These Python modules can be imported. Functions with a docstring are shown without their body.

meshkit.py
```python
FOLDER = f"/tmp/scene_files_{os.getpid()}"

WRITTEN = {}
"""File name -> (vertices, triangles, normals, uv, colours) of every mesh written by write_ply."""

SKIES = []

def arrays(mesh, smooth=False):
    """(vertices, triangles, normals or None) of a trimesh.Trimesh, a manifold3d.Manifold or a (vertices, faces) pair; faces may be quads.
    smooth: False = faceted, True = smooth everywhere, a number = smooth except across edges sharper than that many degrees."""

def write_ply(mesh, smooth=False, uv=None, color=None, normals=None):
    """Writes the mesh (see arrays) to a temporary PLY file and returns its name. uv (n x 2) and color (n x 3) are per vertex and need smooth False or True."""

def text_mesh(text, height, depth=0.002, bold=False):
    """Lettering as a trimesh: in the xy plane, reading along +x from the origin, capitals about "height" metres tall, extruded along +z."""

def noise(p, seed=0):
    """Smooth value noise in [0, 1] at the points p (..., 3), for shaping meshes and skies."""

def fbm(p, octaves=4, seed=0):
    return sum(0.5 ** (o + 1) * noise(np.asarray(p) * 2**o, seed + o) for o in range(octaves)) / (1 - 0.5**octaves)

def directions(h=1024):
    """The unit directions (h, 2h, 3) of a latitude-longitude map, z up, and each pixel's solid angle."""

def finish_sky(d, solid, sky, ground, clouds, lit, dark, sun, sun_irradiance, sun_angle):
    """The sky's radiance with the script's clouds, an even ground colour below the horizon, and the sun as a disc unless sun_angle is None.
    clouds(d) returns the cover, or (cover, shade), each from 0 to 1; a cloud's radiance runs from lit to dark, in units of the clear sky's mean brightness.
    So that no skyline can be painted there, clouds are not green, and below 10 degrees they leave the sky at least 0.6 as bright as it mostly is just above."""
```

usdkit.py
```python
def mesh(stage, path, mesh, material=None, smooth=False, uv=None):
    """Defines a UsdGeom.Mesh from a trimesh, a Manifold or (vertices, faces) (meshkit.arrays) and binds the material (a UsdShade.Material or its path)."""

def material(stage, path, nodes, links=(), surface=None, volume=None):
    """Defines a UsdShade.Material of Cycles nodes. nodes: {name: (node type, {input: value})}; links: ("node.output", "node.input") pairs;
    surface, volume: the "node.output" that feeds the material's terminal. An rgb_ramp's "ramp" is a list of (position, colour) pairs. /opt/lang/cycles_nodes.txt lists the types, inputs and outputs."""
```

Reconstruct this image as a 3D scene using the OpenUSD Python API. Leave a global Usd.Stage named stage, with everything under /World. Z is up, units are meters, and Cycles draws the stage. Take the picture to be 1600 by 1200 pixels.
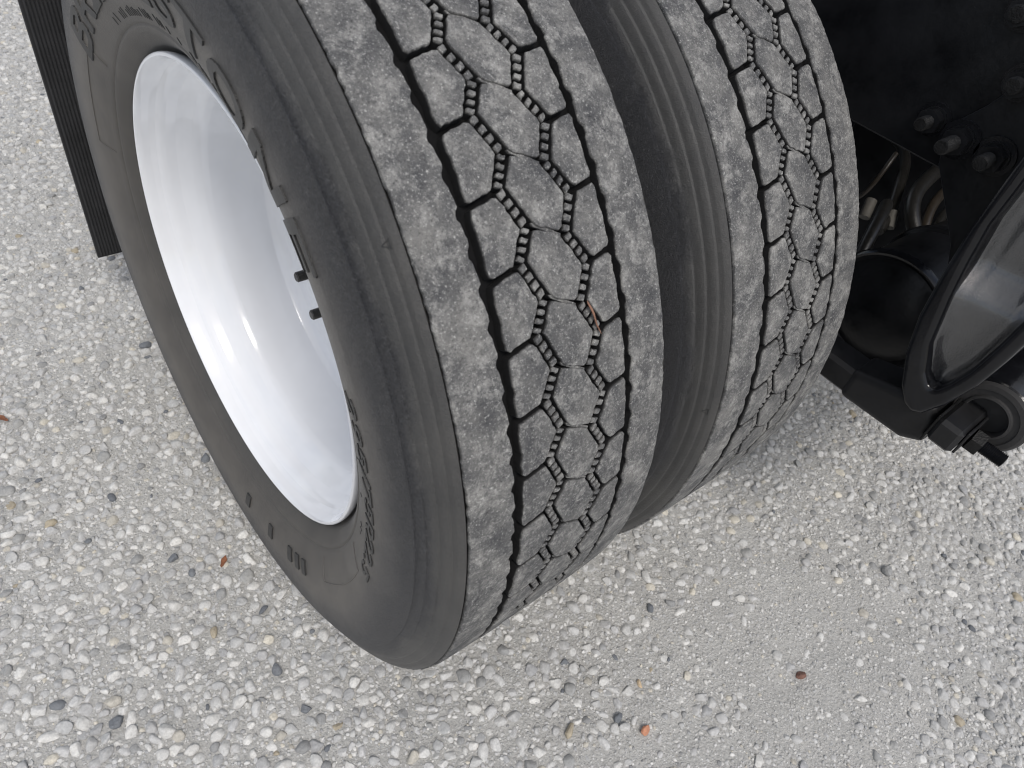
import math, random
import numpy as np, trimesh, usdkit, meshkit
import shapely, shapely.geometry as sg
from shapely import affinity
from shapely.ops import unary_union
from pxr import Usd, UsdGeom, UsdLux, UsdShade, Sdf, Gf, Vt

stage = Usd.Stage.CreateInMemory()
UsdGeom.SetStageUpAxis(stage, UsdGeom.Tokens.z)
UsdGeom.SetStageMetersPerUnit(stage, 1.0)
UsdGeom.Xform.Define(stage, '/World')
UsdGeom.Scope.Define(stage, '/World/Looks')
rng = np.random.default_rng(7)
HZ = 0.496                                   # axle height

# ------------------------------------------------------------------ camera
cam = UsdGeom.Camera.Define(stage, '/World/camera')
Rr = np.array([0.77117273, -0.61596297, 0.16087959]); Uu = np.array([0.35929586, 0.62971837, 0.6887389]); Ff = np.array([0.52554649, 0.47333328, -0.70693457])
Cp = np.array([-0.36297574, -0.70912312, 0.64111418 + HZ])
cam.AddTransformOp().Set(Gf.Matrix4d(*Rr, 0, *Uu, 0, *(-Ff), 0, *Cp, 1))
cam.CreateHorizontalApertureAttr(36.0); cam.CreateVerticalApertureAttr(27.0)
cam.CreateFocalLengthAttr(36 * 1138.931 / 1600)
cam.CreateClippingRangeAttr(Gf.Vec2f(0.02, 500))
cam.CreateFStopAttr(10.0); cam.CreateFocusDistanceAttr(0.86)
cam.CreateExposureAttr(0.31)

# ------------------------------------------------------------------ light
SUN_EL, SUN_AZ = math.radians(57), math.radians(-158)       # azimuth = atan2(x, y) towards the sun
SKY = 0.122
usdkit.material(stage, '/World/Looks/sky_look', {
    's': ('sky_texture', {'sky_type': 'single_scattering', 'sun_disc': False, 'sun_elevation': SUN_EL, 'sun_rotation': SUN_AZ, 'air_density': 1.0, 'aerosol_density': 2.5}),
    'tc': ('texture_coordinate', {}),
    'mp': ('mapping', {'scale': (1.4, 1.4, 3.0)}),
    'n': ('noise_texture', {'scale': 1.6, 'detail': 6.0, 'roughness': 0.55}),
    'r': ('rgb_ramp', {'ramp': [(0.40, (0, 0, 0)), (0.66, (1, 1, 1))]}),
    'm': ('mix_color', {'b': (7.4, 7.4, 7.5)}),
    'bg': ('background_shader', {'strength': SKY})},
    [('tc.generated', 'mp.vector'), ('mp.vector', 'n.vector'), ('n.fac', 'r.fac'), ('r.color', 'm.fac'), ('s.color', 'm.a'), ('m.result', 'bg.color')], surface='bg.background')
dome = UsdLux.DomeLight.Define(stage, '/World/sky')
UsdShade.MaterialBindingAPI.Apply(dome.GetPrim()).Bind(UsdShade.Material.Get(stage, '/World/Looks/sky_look'))
dome.GetPrim().SetCustomDataByKey('kind', 'structure')
sun = UsdLux.DistantLight.Define(stage, '/World/sun')
sun.CreateIntensityAttr(0.36); sun.CreateAngleAttr(17.0); sun.CreateNormalizeAttr(True); sun.CreateColorAttr(Gf.Vec3f(1.0, 0.965, 0.915))
sd = np.array([math.sin(SUN_AZ) * math.cos(SUN_EL), math.cos(SUN_AZ) * math.cos(SUN_EL), math.sin(SUN_EL)])
zx = np.cross([0, 0, 1.0], sd); zx /= np.linalg.norm(zx); zy = np.cross(sd, zx)
sun.AddTransformOp().Set(Gf.Matrix4d(*zx, 0, *zy, 0, *sd, 0, 0, 0, 5, 1))

# ------------------------------------------------------------------ helpers
_used = {}
def path_for(name, parent=None):
    base = str(parent.GetPath()) if parent is not None else '/World'
    k = (base, name); n = _used.get(k, 0); _used[k] = n + 1
    return f'{base}/{name}' if n == 0 else f'{base}/{name}_{n:03d}'
def tag(p, label=None, cat=None, group=None, kind=None):
    p = p if isinstance(p, Usd.Prim) else p.GetPrim()
    for k, v in (('label', label), ('category', cat), ('group', group), ('kind', kind)):
        if v: p.SetCustomDataByKey(k, v)
    return p
def thing(name, label, cat, loc=(0, 0, 0), group=None):
    x = UsdGeom.Xform.Define(stage, path_for(name)); x.AddTranslateOp().Set(Gf.Vec3d(*map(float, loc)))
    return tag(x, label, cat, group)
def obj(name, mesh, mat, parent=None, smooth=30, attrs=None):
    p = path_for(name, parent)
    m = usdkit.mesh(stage, p, mesh, M[mat], smooth=smooth)
    for an, fn in (attrs or {}).items():
        pts = np.array(m.GetPointsAttr().Get())
        UsdGeom.PrimvarsAPI(m).CreatePrimvar(an, Sdf.ValueTypeNames.FloatArray, 'vertex').Set(Vt.FloatArray.FromNumpy(fn(pts).astype(np.float32)))
    return m.GetPrim()
def tm(v, f): 
    f = np.asarray(f)
    if f.shape[1] == 4: f = np.vstack([f[:, [0, 1, 2]], f[:, [0, 2, 3]]])
    return trimesh.Trimesh(np.asarray(v, float), f, process=False)
def cat(*ms): return trimesh.util.concatenate([m for m in ms])
def grid_faces(nu, nv, wrap_u=False, flip=False):
    iu = np.arange(nu if wrap_u else nu - 1); iv = np.arange(nv - 1)
    a, b = np.meshgrid(iu, iv, indexing='ij'); a2 = (a + 1) % nu
    q = np.stack([a * nv + b, a2 * nv + b, a2 * nv + b + 1, a * nv + b + 1], -1).reshape(-1, 4)
    return q[:, ::-1] if flip else q
def lathe(prof, n=240, flip=False):
    """profile of (x, r) revolved about the x axis"""
    prof = np.asarray(prof, float); a = np.linspace(0, 2 * np.pi, n, endpoint=False)
    v = np.stack([np.broadcast_to(prof[None, :, 0], (n, len(prof))), -prof[None, :, 1] * np.cos(a)[:, None], prof[None, :, 1] * np.sin(a)[:, None]], -1)
    return tm(v.reshape(-1, 3), grid_faces(n, len(prof), True, flip))
def rbox(size, r=0.003, center=(0, 0, 0)):
    """box with chamfered edges"""
    s = np.array(size, float) / 2; pts = []
    for sx in (-1, 1):
        for sy in (-1, 1):
            for sz in (-1, 1):
                for k in range(3):
                    o = s.copy(); o[[j for j in range(3) if j != k]] -= r
                    pts.append(o * (sx, sy, sz))
    h = trimesh.convex.convex_hull(np.array(pts)); h.apply_translation(center); return h
def tube(pts, r, n=12, caps=True):
    pts = np.asarray(pts, float)
    if len(pts) > 3:
        from scipy.interpolate import CubicSpline
        t = np.r_[0, np.cumsum(np.linalg.norm(np.diff(pts, axis=0), axis=1))]
        pts = CubicSpline(t, pts)(np.linspace(0, t[-1], len(pts) * 8))
    d = np.gradient(pts, axis=0); d /= np.linalg.norm(d, axis=1, keepdims=True)
    up = np.array([0, 0, 1.0]) if abs(d[0, 2]) < .9 else np.array([1.0, 0, 0]); rings = []
    a = np.linspace(0, 2 * np.pi, n, endpoint=False)
    for p, t in zip(pts, d):
        s = np.cross(t, up); s /= np.linalg.norm(s); up = np.cross(s, t)
        rings.append(p + r * (np.cos(a)[:, None] * s + np.sin(a)[:, None] * up))
    v = np.array(rings); m = len(pts)
    q = np.stack(np.meshgrid(np.arange(m - 1), np.arange(n), indexing='ij'), -1).reshape(-1, 2)
    f = np.array([[i * n + j, i * n + (j + 1) % n, (i + 1) * n + (j + 1) % n, (i + 1) * n + j] for i, j in q])
    V = v.reshape(-1, 3); F = np.vstack([f[:, [0, 2, 1]], f[:, [0, 3, 2]]])
    if caps:
        V = np.vstack([V, pts[:1], pts[-1:]]); c0, c1 = len(V) - 2, len(V) - 1
        F = np.vstack([F, [[c0, j, (j + 1) % n] for j in range(n)], [[c1, (m - 1) * n + (j + 1) % n, (m - 1) * n + j] for j in range(n)]])
    t = tm(V, F); t.fix_normals(); return t
def resample(ring, step):
    ls = sg.LinearRing(ring); n = max(8, int(ls.length / step))
    return np.array([ls.interpolate(i / n, normalized=True).coords[0] for i in range(n)])
def bevel_prism(poly, x0, x1, b, step=0.004):
    """(y, z) polygon extruded from x0 to x1 (front face at x0, rounded by b)"""
    rings = []
    for k, rr in enumerate([poly.exterior] + list(poly.interiors)):
        c = resample(list(rr.coords), step)
        if (sg.LinearRing(c).is_ccw) != (k == 0): c = c[::-1]
        t = np.roll(c, -1, 0) - np.roll(c, 1, 0); t /= np.linalg.norm(t, axis=1, keepdims=True)
        rings.append((c, np.stack([-t[:, 1], t[:, 0]], 1)))
    V, F, off = [], [], 0
    prof = [(x0 + b * (1 - math.sin(a)), b * (1 - math.cos(a))) for a in np.linspace(math.pi / 2, 0, 7)] + [(x1, 0)]
    for c, nrm in rings:
        n = len(c)
        for x, o in prof:
            p = c + nrm * o; V.append(np.c_[np.full(n, x), p])
        for k in range(len(prof) - 1):
            i = np.arange(n); j = (i + 1) % n
            F.append(np.c_[off + k * n + i, off + k * n + j, off + (k + 1) * n + j]); F.append(np.c_[off + k * n + i, off + (k + 1) * n + j, off + (k + 1) * n + i])
        off += n * len(prof)
    for x, o, fl in ((prof[0][0], prof[0][1], True), (x1, 0, False)):
        rr = [c + nrm * o for c, nrm in rings]
        v2, f2 = trimesh.creation.triangulate_polygon(sg.Polygon(rr[0], rr[1:]), engine='earcut')
        V.append(np.c_[np.full(len(v2), x), v2]); F.append((f2[:, ::-1] if fl else f2) + off); off += len(v2)
    m = tm(np.vstack(V), np.vstack(F)); m.merge_vertices(digits_vertex=6); m.fix_normals(); return m
def hexprism(r, h):
    m = trimesh.creation.cylinder(radius=r, height=h, sections=6); return m
def along(m, axis, at):
    """cylinder made along z turned to axis and moved"""
    m = m.copy(); m.apply_transform(trimesh.geometry.align_vectors([0, 0, 1], axis)); m.apply_translation(at); return m
def threaded(r, h, pitch=0.0018):
    n = int(h / pitch * 2); prof = [(0, 0)] + [(r if k % 2 else r * 0.86, k * h / n) for k in range(n + 1)] + [(r * .8, h + .001), (0, h + .001)]
    return trimesh.creation.revolve(np.array(prof), sections=20)

# ------------------------------------------------------------------ materials
M = {}
def mat(name, nodes, links, surface='p.BSDF'):
    M[name] = usdkit.material(stage, f'/World/Looks/{name}', nodes, links, surface=surface)
def simple(name, col, rough, noise=0.0, scale=40, bump=0.0, bscale=200, metallic=0.0, spec=0.5, coat=0.0, rvar=0.0):
    c = np.array(col)
    nodes = {'tc': ('texture_coordinate', {}), 'n': ('noise_texture', {'scale': scale, 'detail': 6.0, 'roughness': 0.6}),
             'r': ('rgb_ramp', {'ramp': [(0.3, tuple(c * (1 - noise))), (0.7, tuple(np.minimum(c * (1 + noise), .9)))]}),
             'n2': ('noise_texture', {'scale': bscale, 'detail': 4.0}), 'b': ('bump', {'strength': bump, 'distance': 0.002}),
             'mr': ('map_range', {'from_min': .3, 'from_max': .7, 'to_min': max(rough - rvar, .02), 'to_max': rough + rvar}),
             'p': ('principled_bsdf', {'metallic': metallic, 'specular_ior_level': spec, 'coat_weight': coat, 'coat_roughness': 0.06})}
    links = [('tc.object', 'n.vector'), ('tc.object', 'n2.vector'), ('n.fac', 'r.fac'), ('r.color', 'p.base_color'), ('n.fac', 'mr.value'), ('mr.result', 'p.roughness')]
    if bump > 0: links += [('n2.fac', 'b.height'), ('b.normal', 'p.normal')]
    mat(name, nodes, links)

# worn tread rubber: dusty grey contact face, black groove walls (wear = 1 on the contact face)
mat('tread_rubber', {
    'tc': ('texture_coordinate', {}), 'at': ('attribute', {'attribute': 'wear'}),
    'n1': ('noise_texture', {'scale': 26.0, 'detail': 8.0, 'roughness': 0.68}),
    'n2': ('noise_texture', {'scale': 430.0, 'detail': 5.0, 'roughness': 0.75}),
    'n3': ('noise_texture', {'scale': 48.0, 'detail': 12.0, 'roughness': 0.82, 'distortion': 0.2}),
    'n4': ('noise_texture', {'scale': 900.0, 'detail': 3.0, 'roughness': 0.7}),
    'base': ('rgb_ramp', {'ramp': [(0.32, (0.070, 0.071, 0.074)), (0.5, (0.122, 0.121, 0.119)), (0.66, (0.195, 0.191, 0.181))]}),
    'sp': ('rgb_ramp', {'ramp': [(0.49, (0, 0, 0)), (0.67, (1, 1, 1))]}),
    'dust': ('mix_color', {'b': (0.37, 0.363, 0.342)}),
    'sp2': ('rgb_ramp', {'ramp': [(0.56, (0, 0, 0)), (0.70, (1, 1, 1))]}),
    'dust2': ('mix_color', {'b': (0.50, 0.495, 0.47)}),
    'pit': ('rgb_ramp', {'ramp': [(0.31, (0.35, 0.35, 0.35)), (0.45, (1, 1, 1))]}),
    'mul': ('mix_color', {'blend_type': 'multiply', 'fac': 1.0}),
    'wear': ('mix_color', {'a': (0.011, 0.011, 0.0115)}),
    'hs': ('math', {'math_type': 'add'}), 'b': ('bump', {'strength': 0.75, 'distance': 0.0016}),
    'p': ('principled_bsdf', {'roughness': 0.85, 'specular_ior_level': 0.22})},
    [('tc.object', 'n1.vector'), ('tc.object', 'n2.vector'), ('tc.object', 'n3.vector'), ('tc.object', 'n4.vector'), ('n1.fac', 'base.fac'), ('n3.fac', 'sp.fac'),
     ('sp.color', 'dust.fac'), ('base.color', 'dust.a'), ('n2.fac', 'sp2.fac'), ('sp2.color', 'dust2.fac'), ('dust.result', 'dust2.a'),
     ('n2.fac', 'pit.fac'), ('dust2.result', 'mul.a'), ('pit.color', 'mul.b'), ('mul.result', 'wear.b'), ('at.fac', 'wear.fac'), ('wear.result', 'p.base_color'),
     ('n2.fac', 'hs.value1'), ('n4.fac', 'hs.value2'), ('hs.value', 'b.height'), ('b.normal', 'p.normal')])
simple('groove_rubber', (0.008, 0.008, 0.0084), 0.9, 0.4, 60, 0.4, 300, spec=0.1)
# sidewall: brownish dust near the bead, dark cracked band towards the shoulder
mat('sidewall_rubber', {
    'tc': ('texture_coordinate', {}), 'sep': ('separate_xyz', {}),
    'yy': ('math', {'math_type': 'multiply'}), 'zz': ('math', {'math_type': 'multiply'}), 'ad': ('math', {'math_type': 'add'}), 'rr': ('math', {'math_type': 'sqrt'}),
    'n0': ('noise_texture', {'scale': 9.0, 'detail': 5.0, 'roughness': 0.6}),
    'jit': ('map_range', {'from_min': 0.3, 'from_max': 0.7, 'to_min': -0.012, 'to_max': 0.012}), 'rj': ('math', {'math_type': 'add'}),
    'mr': ('map_range', {'from_min': 0.28, 'from_max': 0.50, 'clamp': True}),
    'ramp': ('rgb_ramp', {'ramp': [(0.0, (0.040, 0.039, 0.038)), (0.14, (0.056, 0.053, 0.049)), (0.45, (0.088, 0.082, 0.074)), (0.60, (0.056, 0.054, 0.053)), (0.69, (0.027, 0.028, 0.031)), (0.80, (0.025, 0.026, 0.029)), (0.85, (0.040, 0.040, 0.039)), (1.0, (0.050, 0.049, 0.047))]}),
    'n1': ('noise_texture', {'scale': 22.0, 'detail': 8.0, 'roughness': 0.7}), 'v1': ('rgb_ramp', {'ramp': [(0.3, (0.78, 0.78, 0.79)), (0.7, (1.18, 1.16, 1.13))]}),
    'mul': ('mix_color', {'blend_type': 'multiply', 'fac': 1.0}),
    'n5': ('noise_texture', {'scale': 520.0, 'detail': 5.0, 'roughness': 0.8}), 'v5': ('rgb_ramp', {'ramp': [(0.36, (0.45, 0.45, 0.47)), (0.5, (1.0, 1.0, 1.0)), (0.66, (1.75, 1.76, 1.80))]}), 'bm': ('mix_color', {'a': (1, 1, 1)}), 'mul5': ('mix_color', {'blend_type': 'multiply', 'fac': 1.0}),
    'bandr': ('rgb_ramp', {'ramp': [(0.0, (0.12,) * 3), (0.52, (0.25,) * 3), (0.68, (1,) * 3), (0.80, (1,) * 3), (0.85, (0.25,) * 3), (1.0, (0.25,) * 3)]}),
    'mp': ('mapping', {'scale': (1.0, 1.0, 1.0)}),
    'vor': ('noise_texture', {'scale': 150.0, 'detail': 6.0, 'roughness': 0.8, 'distortion': 1.8}),
    'hm': ('math', {'math_type': 'multiply'}), 'nf': ('noise_texture', {'scale': 900.0, 'detail': 3.0}), 'nfm': ('math', {'math_type': 'multiply', 'value2': 0.12}), 'hh': ('math', {'math_type': 'add'}),
    'b': ('bump', {'strength': 1.0, 'distance': 0.004}),
    'p': ('principled_bsdf', {'roughness': 0.44, 'specular_ior_level': 0.5})},
    [('tc.object', 'sep.vector'), ('sep.y', 'yy.value1'), ('sep.y', 'yy.value2'), ('sep.z', 'zz.value1'), ('sep.z', 'zz.value2'), ('yy.value', 'ad.value1'), ('zz.value', 'ad.value2'), ('ad.value', 'rr.value1'),
     ('tc.object', 'n0.vector'), ('n0.fac', 'jit.value'), ('rr.value', 'rj.value1'), ('jit.result', 'rj.value2'), ('rj.value', 'mr.value'), ('mr.result', 'ramp.fac'),
     ('tc.object', 'n1.vector'), ('n1.fac', 'v1.fac'), ('ramp.color', 'mul.a'), ('v1.color', 'mul.b'), ('tc.object', 'n5.vector'), ('n5.fac', 'v5.fac'), ('v5.color', 'bm.b'), ('bandr.color', 'bm.fac'), ('mul.result', 'mul5.a'), ('bm.result', 'mul5.b'), ('mul5.result', 'p.base_color'), ('mr.result', 'bandr.fac'),
     ('tc.object', 'vor.vector'), ('bandr.color', 'hm.value1'), ('vor.fac', 'hm.value2'), ('tc.object', 'nf.vector'), ('nf.fac', 'nfm.value1'), ('hm.value', 'hh.value1'), ('nfm.value', 'hh.value2'),
     ('hh.value', 'b.height'), ('b.normal', 'p.normal')])
simple('letter_rubber', (0.021, 0.021, 0.0205), 0.5, 0.2, 60, 0.2, 500)
simple('white_paint', (0.725, 0.735, 0.755), 0.16, 0.035, 7, 0.05, 60, spec=0.5, coat=0.5, rvar=0.04)
simple('stud_steel', (0.045, 0.043, 0.040), 0.5, 0.4, 120, 0.3, 500, metallic=0.3)
simple('black_paint', (0.0045, 0.0048, 0.0056), 0.40, 0.5, 18, 0.25, 130, rvar=0.12, spec=0.22)
simple('gloss_black', (0.005, 0.0052, 0.006), 0.17, 0.3, 30, 0.12, 420, spec=0.25, coat=0.14, rvar=0.05)
simple('web_paint', (0.007, 0.0072, 0.008), 0.23, 0.3, 30, 0.5, 500, spec=0.9, coat=1.0, rvar=0.05)
simple('satin_black', (0.009, 0.009, 0.0096), 0.5, 0.3, 40, 0.15, 300, rvar=0.06, spec=0.3)
simple('bushing_rubber', (0.019, 0.0185, 0.0185), 0.75, 0.2, 60, 0.2, 300)
simple('dark_steel', (0.0075, 0.0075, 0.0075), 0.4, 0.6, 90, 0.4, 400, spec=0.18)
simple('grimy_hose', (0.010, 0.0095, 0.0085), 0.38, 0.4, 50, 0.2, 200)
simple('tan_hose', (0.022, 0.0175, 0.0125), 0.4, 0.3, 50, 0.2, 200)
simple('pale_tag', (0.085, 0.080, 0.070), 0.7, 0.3, 80, 0.2, 200)
simple('flap_rubber', (0.0135, 0.0135, 0.0145), 0.6, 0.55, 14, 0.12, 260)
simple('leaf', (0.19, 0.075, 0.035), 0.75, 0.45, 120, 0.5, 300)
simple('leaf_tan', (0.24, 0.125, 0.080), 0.75, 0.4, 120, 0.5, 300)

# ground: compacted limestone dust and fines
mat('gravel_dust', {
    'g': ('geometry', {}),
    'n1': ('noise_texture', {'scale': 4.0, 'detail': 6.0, 'roughness': 0.6}), 'n2': ('noise_texture', {'scale': 160.0, 'detail': 6.0, 'roughness': 0.75}), 'n3': ('noise_texture', {'scale': 420.0, 'detail': 4.0, 'roughness': 0.7}),
    'v': ('voronoi_texture', {'scale': 210.0}) , 'vm': ('math', {'math_type': 'multiply', 'value2': -0.7}),
    'c1': ('rgb_ramp', {'ramp': [(0.32, (0.425, 0.418, 0.400)), (0.68, (0.50, 0.492, 0.470))]}),
    'c2': ('rgb_ramp', {'ramp': [(0.28, (0.64, 0.635, 0.625)), (0.45, (0.94, 0.94, 0.93)), (0.7, (1.14, 1.135, 1.12))]}),
    'mul': ('mix_color', {'blend_type': 'multiply', 'fac': 1.0}), 'ha': ('math', {'math_type': 'add'}), 'hb': ('math', {'math_type': 'add'}),
    'b': ('bump', {'strength': 0.8, 'distance': 0.0035}), 'p': ('principled_bsdf', {'roughness': 0.92, 'specular_ior_level': 0.2})},
    [('g.position', 'n1.vector'), ('g.position', 'n2.vector'), ('g.position', 'n3.vector'), ('g.position', 'v.vector'), ('n1.fac', 'c1.fac'), ('n2.fac', 'c2.fac'), ('c1.color', 'mul.a'), ('c2.color', 'mul.b'), ('mul.result', 'p.base_color'),
     ('n2.fac', 'ha.value1'), ('n3.fac', 'ha.value2'), ('v.distance', 'vm.value1'), ('ha.value', 'hb.value1'), ('vm.value', 'hb.value2'), ('hb.value', 'b.height'), ('b.normal', 'p.normal')])
def stone_mat(name, c, var=0.30):
    c = np.array(c) * .94
    mat(name, {'tc': ('texture_coordinate', {}), 'g': ('geometry', {}), 'oi': ('object_info', {}),
        'n': ('noise_texture', {'scale': 210.0, 'detail': 7.0, 'roughness': 0.78}),
        'r': ('rgb_ramp', {'ramp': [(0.28, tuple(c * (1 - var))), (0.72, tuple(np.minimum(c * (1 + var), .85)))]}),
        'rv': ('rgb_ramp', {'ramp': [(0.0, (0.78, 0.78, 0.785)), (0.5, (0.97, 0.97, 0.96)), (1.0, (1.10, 1.09, 1.06))]}), 'mul': ('mix_color', {'blend_type': 'multiply', 'fac': 1.0}),
        'n2': ('noise_texture', {'scale': 380.0, 'detail': 5.0}), 'b': ('bump', {'strength': 0.5, 'distance': 0.0015}),
        'p': ('principled_bsdf', {'roughness': 0.8, 'specular_ior_level': 0.3})},
        [('g.position', 'n.vector'), ('g.position', 'n2.vector'), ('n.fac', 'r.fac'), ('oi.random', 'rv.fac'), ('r.color', 'mul.a'), ('rv.color', 'mul.b'), ('mul.result', 'p.base_color'), ('n2.fac', 'b.height'), ('b.normal', 'p.normal')])
STONES = {'stone_white': (0.585, 0.58, 0.565), 'stone_pale': (0.52, 0.515, 0.50), 'stone_grey': (0.44, 0.44, 0.435), 'stone_cream': (0.54, 0.51, 0.445), 'stone_mid': (0.33, 0.33, 0.325),
          'stone_dark': (0.165, 0.175, 0.19), 'stone_tan': (0.40, 0.35, 0.265), 'stone_brick': (0.50, 0.235, 0.145), 'stone_rust': (0.23, 0.125, 0.095), 'stone_sand': (0.60, 0.47, 0.32)}
for k, c in STONES.items(): stone_mat(k, c)

# ------------------------------------------------------------------ ground sheet
def ground_h(x, y):
    p = np.stack([x, y, np.zeros_like(x)], -1)
    w = np.clip(1 - np.hypot(x - .5, y) / 9, 0, 1)
    return w * ((meshkit.fbm(p * 3.1, 3, 3) - .5) * 0.018 + (meshkit.fbm(p * 22, 3, 5) - .5) * 0.0075 - 0.003)
def dustiness(x, y):
    """0 = dense pebbles, 1 = fine compacted dust"""
    p = np.stack([x, y, np.zeros_like(x)], -1)
    d = 0.04 + .55 * np.exp(-(((x - .30) / .55) ** 2 + ((y + .75) / .34) ** 2)) + 0.75 * np.exp(-(((x - .50) / .34) ** 2 + ((y + .72) / .30) ** 2)) + 0.55 * np.exp(-(((x + .02) / .16) ** 2 + ((y + .47) / .10) ** 2)) + 0.5 * np.exp(-(((x + .22) / .12) ** 2 + ((y - .30) / .25) ** 2)) + .35 * np.exp(-((y - 1.1) / .6) ** 2)
    return np.clip(d + (meshkit.fbm(p * 6.0, 3, 11) - .5) * 1.1 - 0.06, 0, 1)
def axis(lo, hi, step, far):
    c = np.arange(lo, hi, step); out = [far * (k / 8) ** 2 for k in range(1, 9)]
    return np.r_[[lo - o for o in out[::-1]], c, [hi + o for o in out]]
gx, gy = axis(-.9, 2.1, .011, 40), axis(-1.4, 2.9, .011, 40)
X, Y = np.meshgrid(gx, gy, indexing='ij')
G = tm(np.stack([X, Y, ground_h(X, Y)], -1).reshape(-1, 3), grid_faces(len(gx), len(gy)))
tag(obj('ground', G, 'gravel_dust', smooth=True), kind='structure')

# ------------------------------------------------------------------ gravel
def pebble(seed, sub=2, flat=0.62, rough=0.30):
    r = np.random.default_rng(seed)
    m = trimesh.creation.icosphere(subdivisions=sub)
    v = m.vertices.copy()
    for _ in range(r.integers(5, 11)):                        # a few worn facets
        n = r.normal(size=3); n /= np.linalg.norm(n); d = r.uniform(.50, .86)
        h = v @ n; v -= np.where(h > d, (h - d) * .85, 0)[:, None] * n
    v *= 1 + rough * (meshkit.fbm(v * 1.3 + seed * 7.7, 3, seed) - .5)[:, None] + .22 * (meshkit.fbm(v * 4.5 + seed * 3.1, 2, seed + 9) - .5)[:, None]
    v *= np.array([r.uniform(.85, 1.25), r.uniform(.7, 1.0), flat * r.uniform(.8, 1.25)])
    return tm(v, m.faces)
def tri_area_points(n, r):
    """random points over the ground the photograph sees, with a margin"""
    poly = sg.Polygon([(-.75, -.25), (-.05, -.80), (.65, -1.25), (1.1, -1.15), (1.85, -.75), (1.75, .1), (1.1, .9), (.3, 2.75), (-.35, 2.75), (-.75, .8)])
    b = poly.bounds; out = []
    while sum(map(len, out)) < n:
        p = np.c_[r.uniform(b[0], b[2], n), r.uniform(b[1], b[3], n)]
        out.append(p[shapely.contains_xy(poly, p[:, 0], p[:, 1])])
    return np.concatenate(out)[:n]
special = []   # filled below: single stones keep their place clear
SP = [(.198, -.639), (.49, -.737), (.175, -.6), (.245, -.583), (.545, -.824), (.357, -.5), (-.187, -.14), (-.266, .022), (-.213, -.241), (-.205, -.317), (-.265, -.133), (-.202, -.19), (.099, -.57), (-.113, -.463), (-.127, -.321), (.816, -.716), (-.424, -.184)]
SP = np.array(SP)
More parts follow.
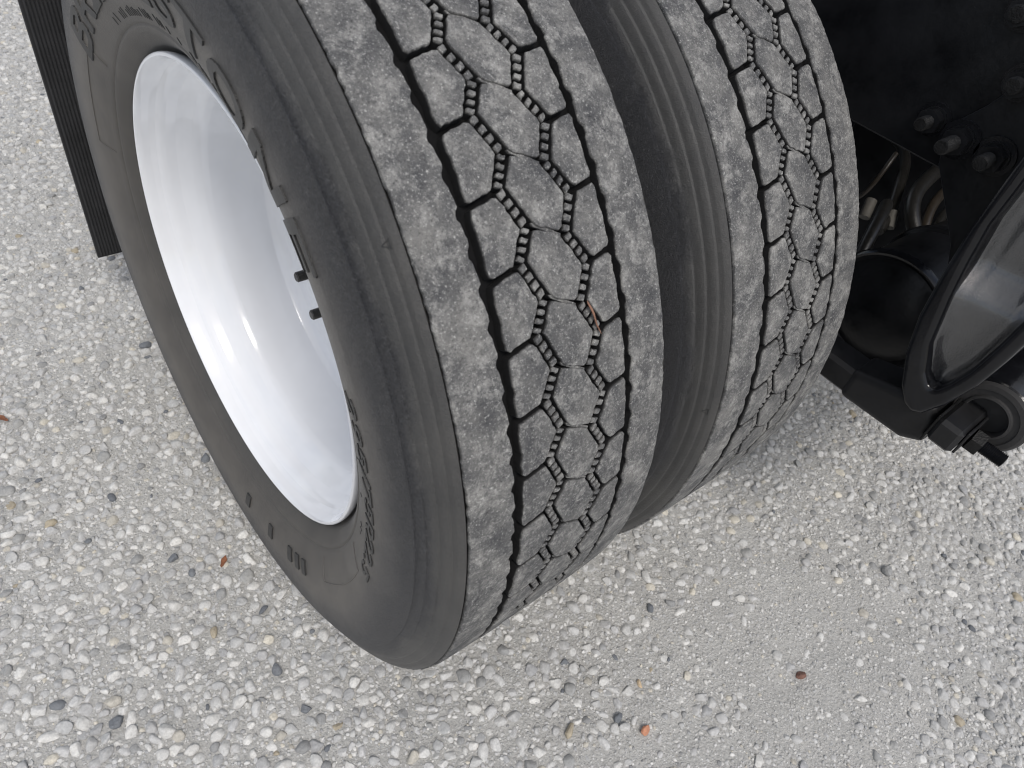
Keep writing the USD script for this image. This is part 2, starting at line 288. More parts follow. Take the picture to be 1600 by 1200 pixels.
def gravel(name, count, smin, smax, power, sub, nproto, follow, names, probs, spread=0.0, embed=.35, seed=1, zcap=None, label=None):
    r = np.random.default_rng(seed)
    pts = tri_area_points(count, r); d = dustiness(pts[:, 0], pts[:, 1])
    keep = r.random(len(pts)) > follow * d
    under = (np.abs(pts[:, 1]) < .09) & (pts[:, 0] > -.13) & (pts[:, 0] < .475)
    keep &= ~under
    keep &= np.min(np.hypot(pts[:, None, 0] - SP[None, :, 0], pts[:, None, 1] - SP[None, :, 1]), axis=1) > .010 + smin
    pts = pts[keep]; n = len(pts)
    s = smin * (smax / smin) ** (r.random(n) ** power)
    if spread > 0:                                            # dart throwing, large ones first
        o = np.argsort(-s); pts, s = pts[o], s[o]; cell = {}; ok = []; c = smax * 2
        for i, ((x, y), q) in enumerate(zip(pts, s)):
            k = (int(x // c), int(y // c)); bad = False
            for a in (-1, 0, 1):
                for b in (-1, 0, 1):
                    for (px, py, pq) in cell.get((k[0] + a, k[1] + b), ()):
                        if (px - x) ** 2 + (py - y) ** 2 < (spread * (pq + q)) ** 2: bad = True; break
                    if bad: break
                if bad: break
            if not bad: cell.setdefault(k, []).append((x, y, q)); ok.append(i)
        pts, s = pts[ok], s[ok]; n = len(pts)
    z = ground_h(pts[:, 0], pts[:, 1]) + s * r.uniform(-embed, .18, n) * .62
    inst = UsdGeom.PointInstancer.Define(stage, path_for(name)); root = inst.GetPath(); targets = []
    for i, mn in enumerate(names):
        for j in range(nproto):
            pm = usdkit.mesh(stage, f'{root}/Prototypes/pebble_{mn[6:]}_{j:03d}', pebble(seed * 100 + i * 10 + j, sub), M[mn], smooth=True)
            targets.append(pm.GetPath())
    inst.CreatePrototypesRel().SetTargets(targets)
    ci = r.choice(len(names), n, p=np.array(probs) / sum(probs)); inst.CreateProtoIndicesAttr(Vt.IntArray.FromNumpy((ci * nproto + r.integers(0, nproto, n)).astype(np.int32)))
    inst.CreatePositionsAttr(Vt.Vec3fArray.FromNumpy(np.c_[pts, z].astype(np.float32)))
    a = r.uniform(0, 2 * np.pi, n); tilt = r.normal(0, .28, (n, 2))
    q = np.c_[np.cos(a / 2), tilt[:, 0] / 2, tilt[:, 1] / 2, np.sin(a / 2)]; q /= np.linalg.norm(q, axis=1, keepdims=True)
    inst.CreateOrientationsAttr(Vt.QuathArray([Gf.Quath(*map(float, t)) for t in q]))
    inst.CreateScalesAttr(Vt.Vec3fArray.FromNumpy(np.repeat(s[:, None], 3, 1).astype(np.float32)))
    tag(inst, label, 'gravel', kind='stuff'); return n
common = ['stone_white', 'stone_pale', 'stone_grey', 'stone_cream', 'stone_mid', 'stone_dark', 'stone_tan']
NG = [gravel('gravel', 95000, .0040, .0122, 1.7, 2, 5, .93, common, [26, 38, 22, 4, 7, .6, .4], spread=.70, embed=.5, seed=3, label='pale rounded limestone pebbles spread densely over the whole yard'),
      gravel('fine_gravel', 120000, .0018, .0042, 1.5, 1, 4, .30, common[:5], [26, 36, 24, 5, 9], spread=.62, embed=.4, seed=5, label='small pale stone chips filling the gaps between the larger pebbles'),
      gravel('grit', 230000, .0007, .0019, 1.2, 1, 2, .0, ['stone_white', 'stone_pale', 'stone_grey', 'stone_mid'], [30, 36, 20, 14], embed=.2, seed=8, label='pale sand-like grit scattered on the compacted limestone dust')]
print('gravel', NG)

def single(name, x, y, size, mname, label, catg, seed, flat=.6, squash=1.0, rot=0.0):
    m = pebble(seed, 3, flat, .35); m.apply_scale(size * .84); m.vertices[:, 1] *= squash
    m.apply_transform(trimesh.transformations.rotation_matrix(rot, [0, 0, 1]))
    z = float(ground_h(np.array([x]), np.array([y]))[0])
    m.apply_translation((x, y, z + size * flat * .45))
    tag(obj(name, m, mname, smooth=True), label, catg)
single('stone', .198, -.639, .0105, 'stone_brick', 'orange brick-coloured chip lying in the pale gravel at the bottom of the picture', 'stone', 901, .8, .8, .4)
single('stone', .490, -.737, .0120, 'stone_rust', 'red-brown stone alone on the bare dust at lower right', 'stone', 902, .7, .8, -.4)
single('stone', .175, -.600, .0135, 'stone_dark', 'dark slate pebble just left of the orange chip at the bottom', 'stone', 903, .6, .8, .2)
single('stone', .245, -.583, .0095, 'stone_sand', 'narrow sand-coloured shard above the orange chip', 'stone', 904, .6, .55, 1.2)
single('stone', .545, -.824, .0170, 'stone_pale', 'flat pale angular slab below and right of the red-brown stone', 'stone', 905, .35, .55, -.5)
single('stone', .357, -.500, .0105, 'stone_dark', 'dark grey pebble on bare dust in front of the gap between the tyres', 'stone', 906, .6, .9, .9)
single('stone', -.187, -.140, .0125, 'stone_dark', 'bluish dark pebble beside the lower left edge of the outer tyre', 'stone', 907, .6, .6, .3)
single('stone', -.266, .022, .0125, 'stone_dark', 'dark grey pebble left of the outer tyre above the dry leaf', 'stone', 908, .6, .8, .7)
single('stone', -.213, -.241, .0125, 'stone_dark', 'blue-grey pebble below the tyre at lower left, upper of two', 'stone', 909, .7, .8, 1.4)
single('stone', -.205, -.317, .0125, 'stone_dark', 'blue-grey pebble below the tyre at lower left, lower of two', 'stone', 910, .7, .75, 2.2)
single('stone', -.265, -.133, .0115, 'stone_tan', 'tan pebble in the dense white gravel at lower left', 'stone', 911, .6, .6, 1.0)
single('stone', -.202, -.190, .0115, 'stone_cream', 'cream rounded pebble below the lower left edge of the outer tyre', 'stone', 912, .7, .9, .5)
single('stone', .099, -.570, .0125, 'stone_tan', 'tan rounded pebble left of the dark slate pebble at the bottom', 'stone', 913, .7, .9, .5)
single('stone', -.113, -.463, .0145, 'stone_cream', 'large cream pebble at the bottom edge of the picture', 'stone', 914, .8, .85, .1)
single('stone', -.127, -.321, .0130, 'stone_white', 'white pebble in front of the lowest point of the outer tyre', 'stone', 915, .8, .9, .6)
single('stone', .816, -.716, .0150, 'stone_mid', 'round brownish grey stone in the gravel at right below the axle bolt', 'stone', 916, .8, .9, .6)
single('stone', -.424, -.184, .0140, 'stone_dark', 'nearly black pebble at the far lower left of the gravel', 'stone', 917, .7, .8, .6)
def leaf(name, x, y, size, mname, label, rot, zoff=.008):
    n, k = 9, 5; t = np.linspace(-1, 1, n); w = (1 - t ** 2) ** .8 * .38; v = []
    for i in range(n):
        for j in np.linspace(-1, 1, k): v.append((t[i], j * w[i] * (1 + .25 * math.sin(5 * t[i])), .12 * j * j * (1 + t[i]) + .10 * t[i] ** 2))
    v = np.array(v); top = tm(v, grid_faces(n, k)); bot = tm(v - [0, 0, .025], grid_faces(n, k, flip=True)); m = cat(top, bot); m.apply_scale(size)
    m.apply_transform(trimesh.transformations.rotation_matrix(rot, [0, 0, 1])); m.apply_translation((x, y, float(ground_h(np.array([x]), np.array([y]))[0]) + zoff))
    tag(obj(name, m, mname, smooth=True), label, 'leaf')
leaf('dry_leaf', -.203, -.030, .011, 'leaf', 'small orange-brown dry leaf on the gravel left of the outer tyre', .8)
leaf('dry_leaf', -.403, .455, .012, 'leaf', 'reddish dry leaf on the gravel at the left edge of the picture', 2.1)

# ------------------------------------------------------------------ tyre tread
PITCH_N = 54; DTH = 2 * np.pi / PITCH_N; R0 = .4995; PL = DTH * R0 * 1000      # mm per pitch
def Rx(x): return R0 - .0028 * (np.abs(x) / .119) ** 2.4                         # crown
BASE = .0125                                                                      # groove depth
TH0 = math.radians(51.0)                                                          # angle of one cross groove
def wrap(s, x, dr):
    """flat (s mm, x mm) at depth dr below the crown -> 3D; s grows with the angle A (0 = camera side, 90 = top)"""
    A = TH0 + np.asarray(s) / (R0 * 1000); x = np.asarray(x) / 1000; r = Rx(x) - dr
    return np.stack([x, -r * np.cos(A), r * np.sin(A)], -1)
deg = math.pi / 180 * R0 * 1000
z1 = lambda k: [(k * PL + .75 * deg, -30.5), (k * PL - 2.9 * deg, -15.5)]
z2 = lambda k: [(k * PL + 5.55 * deg, 36.5), (k * PL + 2.05 * deg, 21.0)]
K = range(3, -4, -1)
Z1 = [p for k in K for p in z1(k)]; Z2 = [p for k in K for p in z2(k)]
def saw(k, xl, xr, amp):                                                           # main grooves: edges step every half pitch
    L, Rr_ = [], []
    for kk in range(3, -4, -1):
        for h in (0, 1):
            s0 = kk * PL - h * PL / 2
            L += [(s0 + 3.5, xl + amp), (s0 - 1, xl - amp * .55), (s0 - 6, xl - amp * .75), (s0 - 9.5, xl + .3)]
            Rr_ += [(s0 + 2, xr + .3), (s0 - 3, xr + amp * .35), (s0 - 16, xr - amp * .35)]
    return sg.Polygon(L + Rr_[::-1]).buffer(0)
G1 = saw(0, -72.3, -61.6, 2.3)
G2 = affinity.scale(affinity.translate(saw(0, -71.8, -62.8, 2.2), 9.5), yfact=-1, origin=(0, 0))
cuts = [sg.LineString(Z1).buffer(6.3, join_style=2, cap_style=2), sg.LineString(Z2).buffer(6.3, join_style=2, cap_style=2), G1, G2]
for k in K:
    cuts.append(sg.LineString([(k * PL - .2 * deg, -68), (k * PL + .7 * deg, -30)]).buffer(2.5))
    cuts.append(sg.LineString([(k * PL + 5.5 * deg, 36.5), (k * PL + 6.35 * deg, 75)]).buffer(2.4))
    cuts.append(sg.LineString([(k * PL + 3.75 * deg, -15.5), (k * PL + 2.05 * deg, 21.0)]).buffer(1.25))
field = sg.box(-2 * PL, -67, 2 * PL, 72)
pieces = [g.buffer(-2.4).buffer(2.4, quad_segs=3) for g in field.difference(unary_union(cuts)).geoms if g.area > 300]
rows = []
for g in pieces:
    cy, cx = g.centroid.x, g.centroid.y
    if -PL / 2 <= cy < PL / 2: rows.append(g)
# zigzag tie cells
def ties(Z, base_row):
    out = []
    ls = sg.LineString(Z)
    for a, b in zip(Z[:-1], Z[1:]):
        a, b = np.array(a), np.array(b)
        if not (-PL * .75 < (a[0] + b[0]) / 2 <= PL * .25): continue
        L = np.linalg.norm(b - a); d = (b - a) / L; nrm = np.array([-d[1], d[0]]); step = L / 4
        for i in range(4):
            c = a + d * step * (i + .5); h, w = step * .5 - 1.55, 3.7; sk = .9
            out.append(sg.Polygon([c - d * h - nrm * w, c + d * (h) - nrm * w, c + d * h + nrm * w, c - d * h + nrm * w]))
    return out
tie_polys = ties(Z1, 0) + ties(Z2, 1)
def block_mesh(poly, k, r, top=0.0, jitter=.35, step=4.2, bottom=BASE):
    c = resample(list(poly.exterior.coords), step); 
    if sg.LinearRing(c).is_ccw: c = c[::-1]
    n = len(c); ce = c.mean(0); c = c + r.normal(0, jitter, c.shape)
    out = c - ce; L = np.linalg.norm(out, axis=1, keepdims=True); u = out / L
    dz = r.normal(0, .00022) + top
    lay = [(c + u * .55, bottom), (c + u * .12, dz + .0030), (c, dz + .0011), (c - u * .75, dz + .00015), (ce + out * .62, dz), (ce + out * .27, dz)]
    V, F = [], []
    for p, d in lay:
        V.append(wrap(p[:, 0] + k * PL, p[:, 1], d))
    V.append(wrap(ce[0] + k * PL, ce[1], dz)[None]); i = np.arange(n); j = (i + 1) % n
    for q in range(len(lay) - 1):
        F += [np.c_[q * n + i, q * n + j, (q + 1) * n + j], np.c_[q * n + i, (q + 1) * n + j, (q + 1) * n + i]]
    o = (len(lay) - 1) * n; F.append(np.c_[o + i, o + j, np.full(n, len(lay) * n)])
    return tm(np.vstack(V), np.vstack(F))
def outward(m):
    c = m.triangles_center; rad = np.c_[np.zeros(len(c)), c[:, 1:]]; rad /= np.linalg.norm(rad, axis=1, keepdims=True)
    if (np.einsum('ij,ij->i', m.face_normals, rad) * m.area_faces).sum() < 0: m.invert()
    return m
def wear_of(depth):
    def f(p):
        d = Rx(p[:, 0]) - np.hypot(p[:, 1], p[:, 2]); return np.clip(1 - (d - depth) / .0011, 0, 1)
    return f
def build_tyre(wheel):
    # carcass: sidewalls and groove floor
    half = [(.080, .2925), (.098, .2930), (.1045, .2985), (.1120, .3035), (.1205, .3120), (.1268, .3195), (.1288, .3235), (.1283, .3262), (.1303, .3282), (.1345, .337), (.1400, .350), (.1450, .366), (.1483, .384), (.1497, .402), (.1495, .418), (.1477, .433), (.1450, .4445),
            (.1435, .4490), (.1422, .4498), (.1407, .4550), (.1388, .4600), (.1375, .4610), (.1360, .4655), (.1338, .4708), (.1323, .4720), (.1307, .4770), (.1282, .4820), (.1265, .4832), (.1246, .4880), (.1200, .4938)]
    from scipy.interpolate import PchipInterpolator
    h = np.array(half); r_ = np.unique(np.r_[np.linspace(.2990, .4940, 110), h[2:, 1]]); xs = PchipInterpolator(h[:, 1], h[:, 0])(r_)
    left = np.c_[np.r_[-h[:2, 0], -xs], np.r_[h[:2, 1], r_]]
    mid = [(x, float(Rx(x)) - BASE) for x in np.linspace(-.112, .112, 15)]
    prof = np.vstack([left, mid, left[::-1] * [-1, 1]])
    ty = obj('tyre', lathe(prof, 384), 'sidewall_rubber', wheel, smooth=35)
    fl = obj('groove_floor', lathe([(x, float(Rx(x)) - BASE + .0012) for x in np.linspace(-.085, .089, 12)], 324), 'groove_rubber', ty, smooth=True)
    r = np.random.default_rng(21)
    for g in rows:
        center = abs(g.centroid.y - 2.5) < 12
        for k in range(PITCH_N):
            obj('tread_block', outward(block_mesh(g, k, r)), 'tread_rubber', ty, smooth=32, attrs={'wear': wear_of(.0006)})
    cells = []
    for g in tie_polys:
        for k in range(PITCH_N):
            cells.append(outward(block_mesh(g, k, r, top=.0013, jitter=.25, step=3.2)))
    for k in range(PITCH_N):                                     # shallow worn cross groove in the centre row
        pl = sg.LineString([(3.9 * deg, -10.5), (1.95 * deg, 15.5)]).buffer(1.9, cap_style=2)
        cells.append(outward(block_mesh(pl, k, r, top=.0019, jitter=.1, step=4)))
    p = obj('groove_tie', cat(*cells), 'tread_rubber', ty, smooth=32, attrs={'wear': wear_of(.0021)}); tag(p, kind='stuff')
    # shoulder ribs with stepped groove edge and feathered outer edge
    for side, gp in ((-1, G1), (1, G2)):
        ns = PITCH_N * 20; s = np.arange(ns) * PL / 20; edge = []
        x0 = np.array(gp.exterior.coords)
        for q in range(20):
            sq = q * PL / 20 - PL / 2
            ln = sg.LineString([(sq, -100), (sq, 100)]).intersection(gp); b = ln.bounds; edge.append(b[1] if side < 0 else b[3])
        xe = np.tile(edge, PITCH_N) + r.normal(0, .22, ns); s = s - PL / 2
        jag = np.abs(np.interp(np.arange(ns), np.arange(0, ns, 2.5), r.normal(0, 1, len(np.arange(0, ns, 2.5))))) * .9 + r.random(ns) * .5
        xo = side * (119.0 - .2 - jag)
        wob = (meshkit.noise(np.stack([np.cos(s / 500) * 40, np.sin(s / 500) * 40, np.zeros(ns)], -1), 5) - .5) * .0007
        cols = [(xe - side * .5, np.full(ns, BASE)), (xe - side * .1, np.full(ns, .0030)), (xe, np.full(ns, .0011)), (xe + side * .8, np.full(ns, .0002))]
        for t in np.linspace(.12, .93, 7): cols.append((xe + (xo - xe) * t, wob * t))
        cols += [(xo - side * .6, np.full(ns, .0005) + wob), (xo, np.full(ns, .0016) + jag * .0006), (xo - side * .1, np.full(ns, .0036) + jag * .0006), (xo - side * 4.5, np.full(ns, .0090))]
        V = np.stack([wrap(s, c, d) for c, d in cols], 1); m = tm(V.reshape(-1, 3), grid_faces(ns, len(cols), True)); m.fix_normals(); outward(m)
        obj('shoulder_rib', m, 'tread_rubber', ty, smooth=40, attrs={'wear': lambda p: np.where(np.abs(p[:, 0]) > .108, wear_of(.0060)(p) * .55 + .45 * wear_of(.0012)(p), wear_of(.0012)(p))})
    # lettering on the outboard sidewall
    surf = PchipInterpolator(h[:, 1], h[:, 0])
    def polar(m, a0, r0, lift=.0006):
        v = m.vertices.copy(); rad = r0 + v[:, 1]; A = a0 - v[:, 0] / (r0 + .5 * (v[:, 1].max()))
        m = m.copy(); m.vertices = np.stack([-(surf(rad) + np.where(v[:, 2] > 1e-6, lift, -.002)), -rad * np.cos(A), rad * np.sin(A)], -1); return m
    def text_on(txt, a0, a1, r0, hgt, bold, mname='letter_rubber', slant=.0, lift=.0006, hatch=False):
        tx = meshkit.text_mesh(txt, hgt, .001, bold); tx = tx.subdivide_to_size(.006)
        b = tx.bounds; tx.vertices[:, 0] -= b[0, 0]; w = b[1, 0] - b[0, 0]
        want = math.radians(a0 - a1) * (r0 + hgt / 2); tx.vertices[:, 0] *= want / w; tx.vertices[:, 0] += slant * tx.vertices[:, 1]
        return polar(tx, math.radians(a0), r0, lift)
    obj('size_lettering', text_on('295/75R22.5', 27.5, -11.5, .3680, .019, True, slant=.25, lift=.0013), 'letter_rubber', ty, smooth=False)
    obj('brand_lettering', text_on('BRIDGESTONE', 147.5, 44.0, .3560, .041, True, slant=.25, lift=.0018), 'letter_rubber', ty, smooth=False)
    for a_ in (-53.5, -57.3, -61.5, -72.5, -85):
        bx = rbox((.013, .021, .001), .0003, (.0065, .0105, .0005)); bx = bx.subdivide_to_size(.006); obj('moulded_bar', polar(bx, math.radians(a_), .3535, .0022), 'letter_rubber', ty, smooth=False)
    # moulded pad outlines and tiny moulded ticks near the bead
    def line(a0, r0, a1, r1, w=.0008, lift=.0006):
        t = np.linspace(0, 1, 24); A = np.radians(a0 + (a1 - a0) * t); rad = r0 + (r1 - r0) * t
        c = np.stack([-(surf(rad) + lift * .3), -rad * np.cos(A), rad * np.sin(A)], -1); return tube(c[[0, 8, 16, 23]], w, 6)
    pads = []
    for a, b in ((-15, -42), (172, 145)):
        pads += [line(a, .3665, b, .3665), line(a, .336, a, .3665), line(b, .336, b, .3665)]
    obj('moulded_outline', cat(*pads), 'sidewall_rubber', ty, smooth=30)
    ticks = []
    for a in np.r_[np.arange(124, 62, -1.15)]:
        if r.random() < .72: ticks.append(line(a, .3335, a - r.uniform(-.3, .3), .3335 + r.uniform(.006, .010), .0006, .0008))
    for a in np.arange(14, -8, -1.6):
        if r.random() < .5: ticks.append(line(a, .347, a - r.uniform(-.6, .6), .347 + r.uniform(.003, .006), .0005, .0008))
    tag(obj('moulded_marks', cat(*ticks), 'letter_rubber', ty, smooth=30), kind='stuff')
    tri = [np.array([(0, 0), (.007, 0), (.0035, .008)])]
    mk = [line(43.0, .4865, 43.9, .4865, .0005), line(43.0, .4865, 43.45, .4805, .0005), line(43.9, .4865, 43.45, .4805, .0005)]
    obj('wear_mark', cat(*mk), 'letter_rubber', ty, smooth=30)
    return ty

wheel = thing('truck_wheel', 'outer truck wheel nearest the camera, white steel rim and worn tyre', 'truck wheel', (0, 0, HZ))
build_tyre(wheel)
rim_prof = [(-.098, .2925), (-.106, .2960), (-.112, .2982), (-.1160, .2985), (-.1183, .2975), (-.1190, .2958), (-.1183, .2940), (-.1165, .2932), (-.1120, .2918), (-.1020, .2898), (-.0950, .2872), (-.0900, .2838), (-.0840, .2815), (-.0720, .2780), (-.0640, .2735), (-.0540, .2665), (-.0440, .2615), (-.0340, .2592), (-.0100, .2580), (.0250, .2580), (.0420, .2560), (.0530, .2510), (.0600, .2430), (.0640, .2310), (.0650, .2180), (.0640, .2000), (.0610, .1800), (.0600, .1650), (.0600, .0900)]
rp = np.array(rim_prof)
from scipy.interpolate import CubicSpline
tt = np.r_[0, np.cumsum(np.linalg.norm(np.diff(rp, axis=0), axis=1))]
from scipy.interpolate import PchipInterpolator as PI_
tq = np.unique(np.r_[np.linspace(0, tt[-1], 90), tt]); rps = np.c_[PI_(tt, rp[:, 0])(tq), PI_(tt, rp[:, 1])(tq)]
rim = obj('rim', lathe(rps, 320, True), 'white_paint', wheel, smooth=50)
back = obj('rim_barrel', lathe([(-.094, .2905), (-.07, .2865), (-.055, .268), (.05, .268), (.07, .280), (.1, .286), (.117, .298), (.119, .296), (.1, .278), (.075, .262), (.072, .09)], 160), 'white_paint', wheel, smooth=30)
obj('hub', lathe([(.0605, .095), (.045, .093), (.040, .086), (.038, .06), (.036, 0.0001)], 96, True), 'black_paint', wheel, smooth=30)
for k in range(10):
    A = math.radians((-35, -59)[k % 2] + 72 * (k // 2)); c = np.array([0, .147 * math.cos(A), .147 * math.sin(A)])
    st = obj('stud', along(threaded(.0082, .040), [-1, 0, 0], c + [.0655, 0, 0]), 'stud_steel', wheel, smooth=25)
    obj('nut', along(cat(hexprism(.0165, .016)), [-1, 0, 0], c + [.0515, 0, 0]), 'white_paint', st, smooth=False)
w2 = UsdGeom.Xform.Define(stage, path_for('truck_wheel'))
w2.AddTranslateOp().Set(Gf.Vec3d(.34523, 0, HZ)); w2.AddRotateXOp().Set(math.degrees(DTH) * 5 + 0.5)
w2.GetPrim().GetReferences().AddInternalReference(wheel.GetPath()); w2.GetPrim().SetInstanceable(True)
tag(w2, 'inner truck wheel behind the outer one, next to the black chassis', 'truck wheel')

# dry leaf caught in the zigzag groove of the outer tyre
def tread_pt(s, x, d): return wrap(s, x, d) + [0, 0, HZ]
sL = (31.9 - 51.0) * deg; lv = []
for t in np.linspace(.22, .86, 8):
    for j in (-1, 0, 1):
        w = 1.75 * math.sin(math.pi * min(max(t, .03), .97)) ** .7
        s_, x_ = sL + 5.5 * deg * (1 - t) - 3.2 * deg, 22.5 + 15 * t
        lv.append(tread_pt(s_ + j * w * .5 , x_ + j * w, -.0016 + .0012 * j + .0009 * math.sin(11 * t)))
lv = np.array(lv); lm = cat(tm(lv, grid_faces(8, 3)), tm(lv + [0, .0004, -.0004], grid_faces(8, 3, flip=True)))
tag(obj('dry_leaf', lm, 'leaf_tan', smooth=True), 'thin tan dry leaf sliver wedged in the zigzag tread groove of the outer tyre', 'leaf')

# ------------------------------------------------------------------ mud flap
FY = .66
flap = thing('mud_flap', 'black ribbed rubber mud flap hanging behind the tyres at upper left', 'mud flap', (0, FY, 0))
rib = []; x = -.138; pitch = .0058
while x < .47: rib += [(x, 0), (x + pitch * .35, -.0017), (x + pitch * .62, -.0017), (x + pitch * .8, 0)]; x += pitch
rib = np.array(rib); zz = np.linspace(.145, 1.12, 14); zn = (zz - .145) / .975
V = np.stack([np.stack([rib[:, 0] - .010 * t, rib[:, 1] - .003 + .02 * (1 - t) ** 2 * 0, np.full(len(rib), z)], -1) for z, t in zip(zz, zn)], 1)
fr = tm(V.reshape(-1, 3), grid_faces(len(rib), len(zz))); fr.fix_normals()
if fr.face_normals[:, 1].mean() > 0: fr.invert()
obj('ribbed_face', fr, 'flap_rubber', flap, smooth=False)
sh = rbox((.622, .0075, .985), .001, (.168, .0018, .632)); sh.vertices[:, 0] -= .010 * (sh.vertices[:, 2] - .145)
obj('sheet', sh, 'flap_rubber', flap, smooth=False)

# ------------------------------------------------------------------ truck chassis
ch = thing('truck_chassis', 'black painted truck frame with hanger, torque rod and brake chamber right of the tyres', 'truck chassis', (0, 0, 0))
rail = obj('frame_rail', cat(rbox((.010, 2.1, .30), .003, (.657, .33, .903)), rbox((.085, 2.1, .010), .003, (.7015, .33, .758)), rbox((.085, 2.1, .010), .003, (.7015, .33, 1.048))), 'black_paint', ch, smooth=False)
br_poly = sg.Polygon([(-.429, .762), (-.412, .805), (-.440, .845), (-.475, .915), (-.523, .95), (-.523, .70), (-.520, .635), (-.497, .684)]).buffer(.006).buffer(-.006)
br = obj('hanger_bracket', bevel_prism(br_poly, .640, .6515, .002), 'black_paint', ch, smooth=30)
def bolt(y, z, x, parent, L=.042, rb=.0095, wr=.021, rnut=.0155):
    b = obj('bolt', along(threaded(rb, L), [-1, 0, 0], (x + .001, y, z)), 'dark_steel', parent, smooth=25)
    w = trimesh.creation.annulus(r_min=rb * .9, r_max=wr, height=.004, sections=40)
    obj('washer', along(w, [-1, 0, 0], (x - .0025, y, z)), 'gloss_black', b, smooth=30)
    nt = trimesh.creation.cylinder(radius=rnut * 1.06, height=.003, sections=30)
    obj('nut', cat(along(hexprism(rnut, .017), [-1, 0, 0], (x - .013, y, z)), along(nt, [-1, 0, 0], (x - .006, y, z))), 'black_paint', b, smooth=False)
bolt(-.392, .803, .652, rail, .040, .0085)
bolt(-.436, .800, .640, br, .052, .0092, .024, .017)
bolt(-.481, .801, .640, br, .044, .0092, .024, .017)
bolt(-.418, .942, .652, rail, .030)
bolt(-.460, .882, .640, br, .030)
# hanger leg: rounded flange around a glossy dished web
out_px = [(-.516, 1.02), (-.517, .80), (-.517, .735), (-.521, .672), (-.528, .610), (-.543, .552), (-.563, .509), (-.580, .489), (-.594, .484), (-.607, .491), (-.623, .524), (-.637, .573), (-.643, .621), (-.646, .66), (-.648, .74), (-.650, 1.02)]
inn_px = [(-.534, 1.00), (-.534, .80), (-.533, .752), (-.539, .700), (-.547, .652), (-.562, .584), (-.580, .546), (-.592, .534), (-.600, .533), (-.609, .553), (-.618, .585), (-.624, .634), (-.627, .68), (-.629, .75), (-.632, 1.00)]
def smooth_poly(p): return sg.Polygon(p).buffer(.006, quad_segs=12).buffer(-.012, quad_segs=12).buffer(.006, quad_segs=12)
op, ip = smooth_poly(out_px), smooth_poly(inn_px)
han = obj('hanger_leg', bevel_prism(sg.Polygon(op.exterior.coords, [ip.exterior.coords]), .579, .660, .0082, .0025), 'gloss_black', ch, smooth=40)
ny, nz = 31, 60; zz = np.linspace(.50, 1.015, nz); vv = []
for z in zz:
    ln = sg.LineString([(-1, z), (0, z)]).intersection(op); b = ln.bounds; y0, y1 = b[0] + .004, b[2] - .004
    il = sg.LineString([(-1, z), (0, z)]).intersection(ip); c0, c1 = (il.bounds[0], il.bounds[2]) if not il.is_empty else (y0, y1)
    for y in np.linspace(y0, y1, ny):
        e = max(0, 1 - min(y - c0, c1 - y) / .016) if c0 < y < c1 else 1.0
        up = max(0, z - .600); tpos = np.clip((z - .648) / .052, 0, 1); xw = .600 + .30 * max(0, -.562 - y) + .028 * tpos * tpos * (3 - 2 * tpos) - .012 * math.exp(-((z - .53) / .04) ** 2) * 0
        vv.append((min(xw - .008 * min(e, 1) ** 2 + 4.0 * max(0, -.582 - y) ** 1.6 * 0, .6475), y, z))
web = tm(np.array(vv), grid_faces(nz, ny)); 
if web.face_normals[:, 0].mean() > 0: web.invert()
obj('hanger_web', web, 'web_paint', ch, smooth=True)
# torque rod along the truck and its pinned end
rod = obj('torque_rod', rbox((.056, .60, .044), .006, (.632, -.285, .444)), 'satin_black', ch, smooth=False)
fork = bevel_prism(sg.Polygon([(-.50, .421), (-.50, .466), (-.555, .482), (-.612, .496), (-.625, .470), (-.625, .440), (-.60, .425)]).buffer(-.008).buffer(.016).buffer(-.004), .600, .662, .012)
obj('rod_end', fork, 'satin_black', rod, smooth=40)
ax = np.array([1.0, 0, 0]); ec = np.array([.662, -.664, .496])
tb = obj('cross_tube', cat(lathe([(0, .0535), (.003, .0555), (.60, .0555)], 64, False).apply_translation(ec)), 'gloss_black', ch, smooth=30)
obj('bushing', lathe([(.012, .0545), (-.001, .0535), (-.004, .050), (-.005, .043), (-.003, .0415), (-.003, .034), (-.006, .0325), (-.007, .030), (-.004, .0285), (.010, .028), (.012, .0001)], 64, True).apply_translation(ec), 'bushing_rubber', tb, smooth=25)
pin = obj('bar_pin', rbox((.086, .037, .042), .006, (.632, -.646, .478)), 'satin_black', ch, smooth=False)
obj('shim_plate', rbox((.064, .0035, .052), .001, (.622, -.6265, .476)), 'dark_steel', pin, smooth=False)
obj('shim_plate', rbox((.060, .0035, .040), .001, (.630, -.6670, .478)), 'satin_black', pin, smooth=False)
pb = obj('pin_bolt', along(threaded(.0105, .050, .0024), [.12, -1, -.06], (.630, -.668, .474)), 'gloss_black', pin, smooth=25)
obj('pin_nut', along(hexprism(.0185, .016), [.12, -1, -.06], (.6305, -.6775, .474)), 'dark_steel', pin, smooth=False)
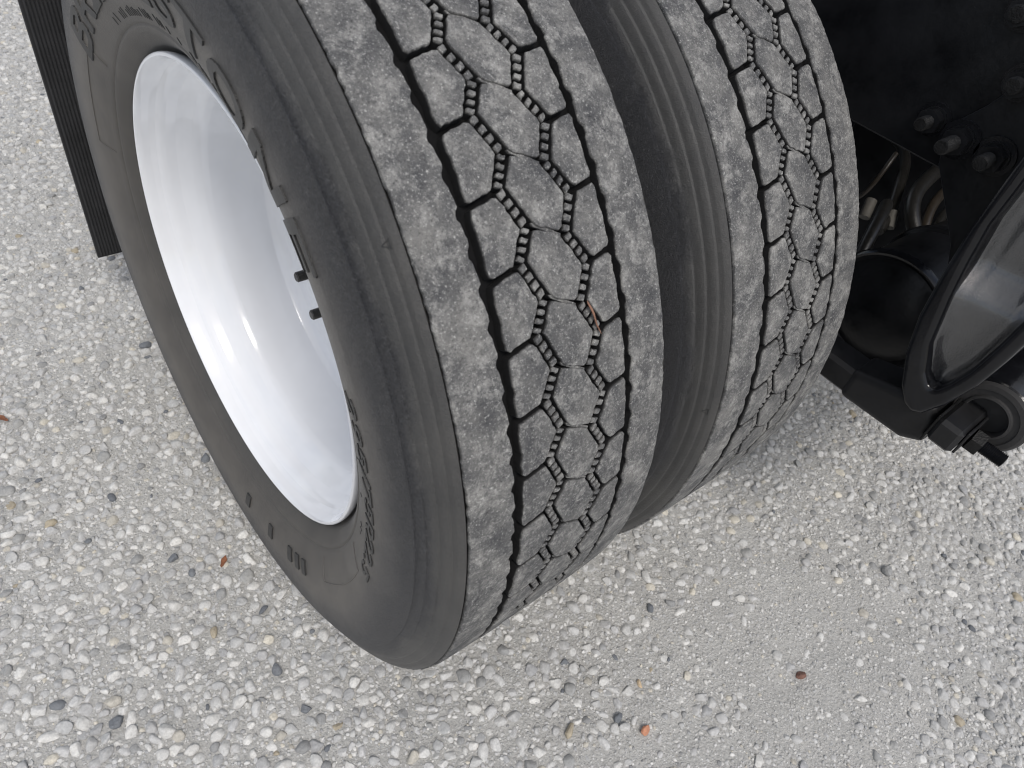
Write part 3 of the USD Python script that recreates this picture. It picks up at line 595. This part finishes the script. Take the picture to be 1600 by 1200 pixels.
# brake chamber, hoses and dark structure behind
bc = np.array([.742, -.447, .489])
cham = obj('brake_chamber', lathe([(-.016, .0001), (-.014, .040), (-.008, .064), (.002, .080), (.004, .086), (.000, .0905), (-.003, .0935), (.002, .097), (.010, .0965), (.014, .091), (.030, .0895), (.16, .0885), (.165, .094), (.175, .096), (.185, .094), (.19, .088), (.30, .080), (.33, .06), (.335, .0001)], 96, True).apply_translation(bc), 'black_paint', ch, smooth=30)
obj('chamber_clamp', lathe([(-.004, .0935), (-.006, .0975), (.000, .1005), (.010, .1005), (.014, .0965)], 96, True).apply_translation(bc), 'gloss_black', cham, smooth=30)
def hose(pts, r, m='grimy_hose'): return obj('hose', tube(pts, r, 14), m, ch, smooth=40)
hose([(1.200, -.261, .591), (1.042, -.312, .566), (.981, -.339, .545), (.961, -.375, .520), (.945, -.405, .503)], .013)
hose([(1.200, -.323, .548), (1.085, -.339, .551), (1.006, -.363, .533), (.974, -.386, .509), (.952, -.400, .497)], .0085, 'tan_hose')
hose([(1.200, -.347, .533), (1.094, -.363, .528), (1.018, -.384, .515), (.993, -.401, .499), (.975, -.410, .493)], .008)
hose([(1.215, -.171, .549), (1.101, -.251, .552), (1.035, -.283, .538), (.993, -.304, .521), (.942, -.318, .502)], .010)
hose([(1.106, -.180, .461), (1.063, -.225, .512), (1.076, -.227, .549), (1.101, -.222, .571)], .0045, 'tan_hose')
hose([(.950, -.304, .546), (.889, -.325, .542), (.836, -.345, .518), (.808, -.358, .489)], .011)
obj('hose_fitting', tube([(1.013, -.256, .511), (.989, -.268, .486)], .0105, 10), 'pale_tag', ch, smooth=40)
obj('hose_fitting', tube([(.986, -.310, .526), (.976, -.318, .513), (.968, -.323, .504)], .0105, 10), 'pale_tag', ch, smooth=40)
obj('axle_beam', cat(rbox((1.6, .14, .15), .02, (1.4, 0, .50)), trimesh.creation.icosphere(3, .26).apply_translation((1.55, -.02, .52))), 'black_paint', ch, smooth=30)
obj('cross_member', rbox((.80, .09, .24), .01, (1.10, -.02, .90)), 'black_paint', ch, smooth=False)
obj('spring_box', cat(rbox((.26, .80, .50), .01, (1.36, -.22, .48))), 'black_paint', ch, smooth=False)
obj('deck_plate', rbox((1.10, 1.25, .012), .003, (1.16, .10, 1.062)), 'black_paint', ch, smooth=False)
obj('frame_rail', cat(rbox((.010, 2.1, .30), .003, (1.60, .33, .903)), rbox((.085, 2.1, .010), .003, (1.55, .33, .758))), 'black_paint', ch, smooth=False)
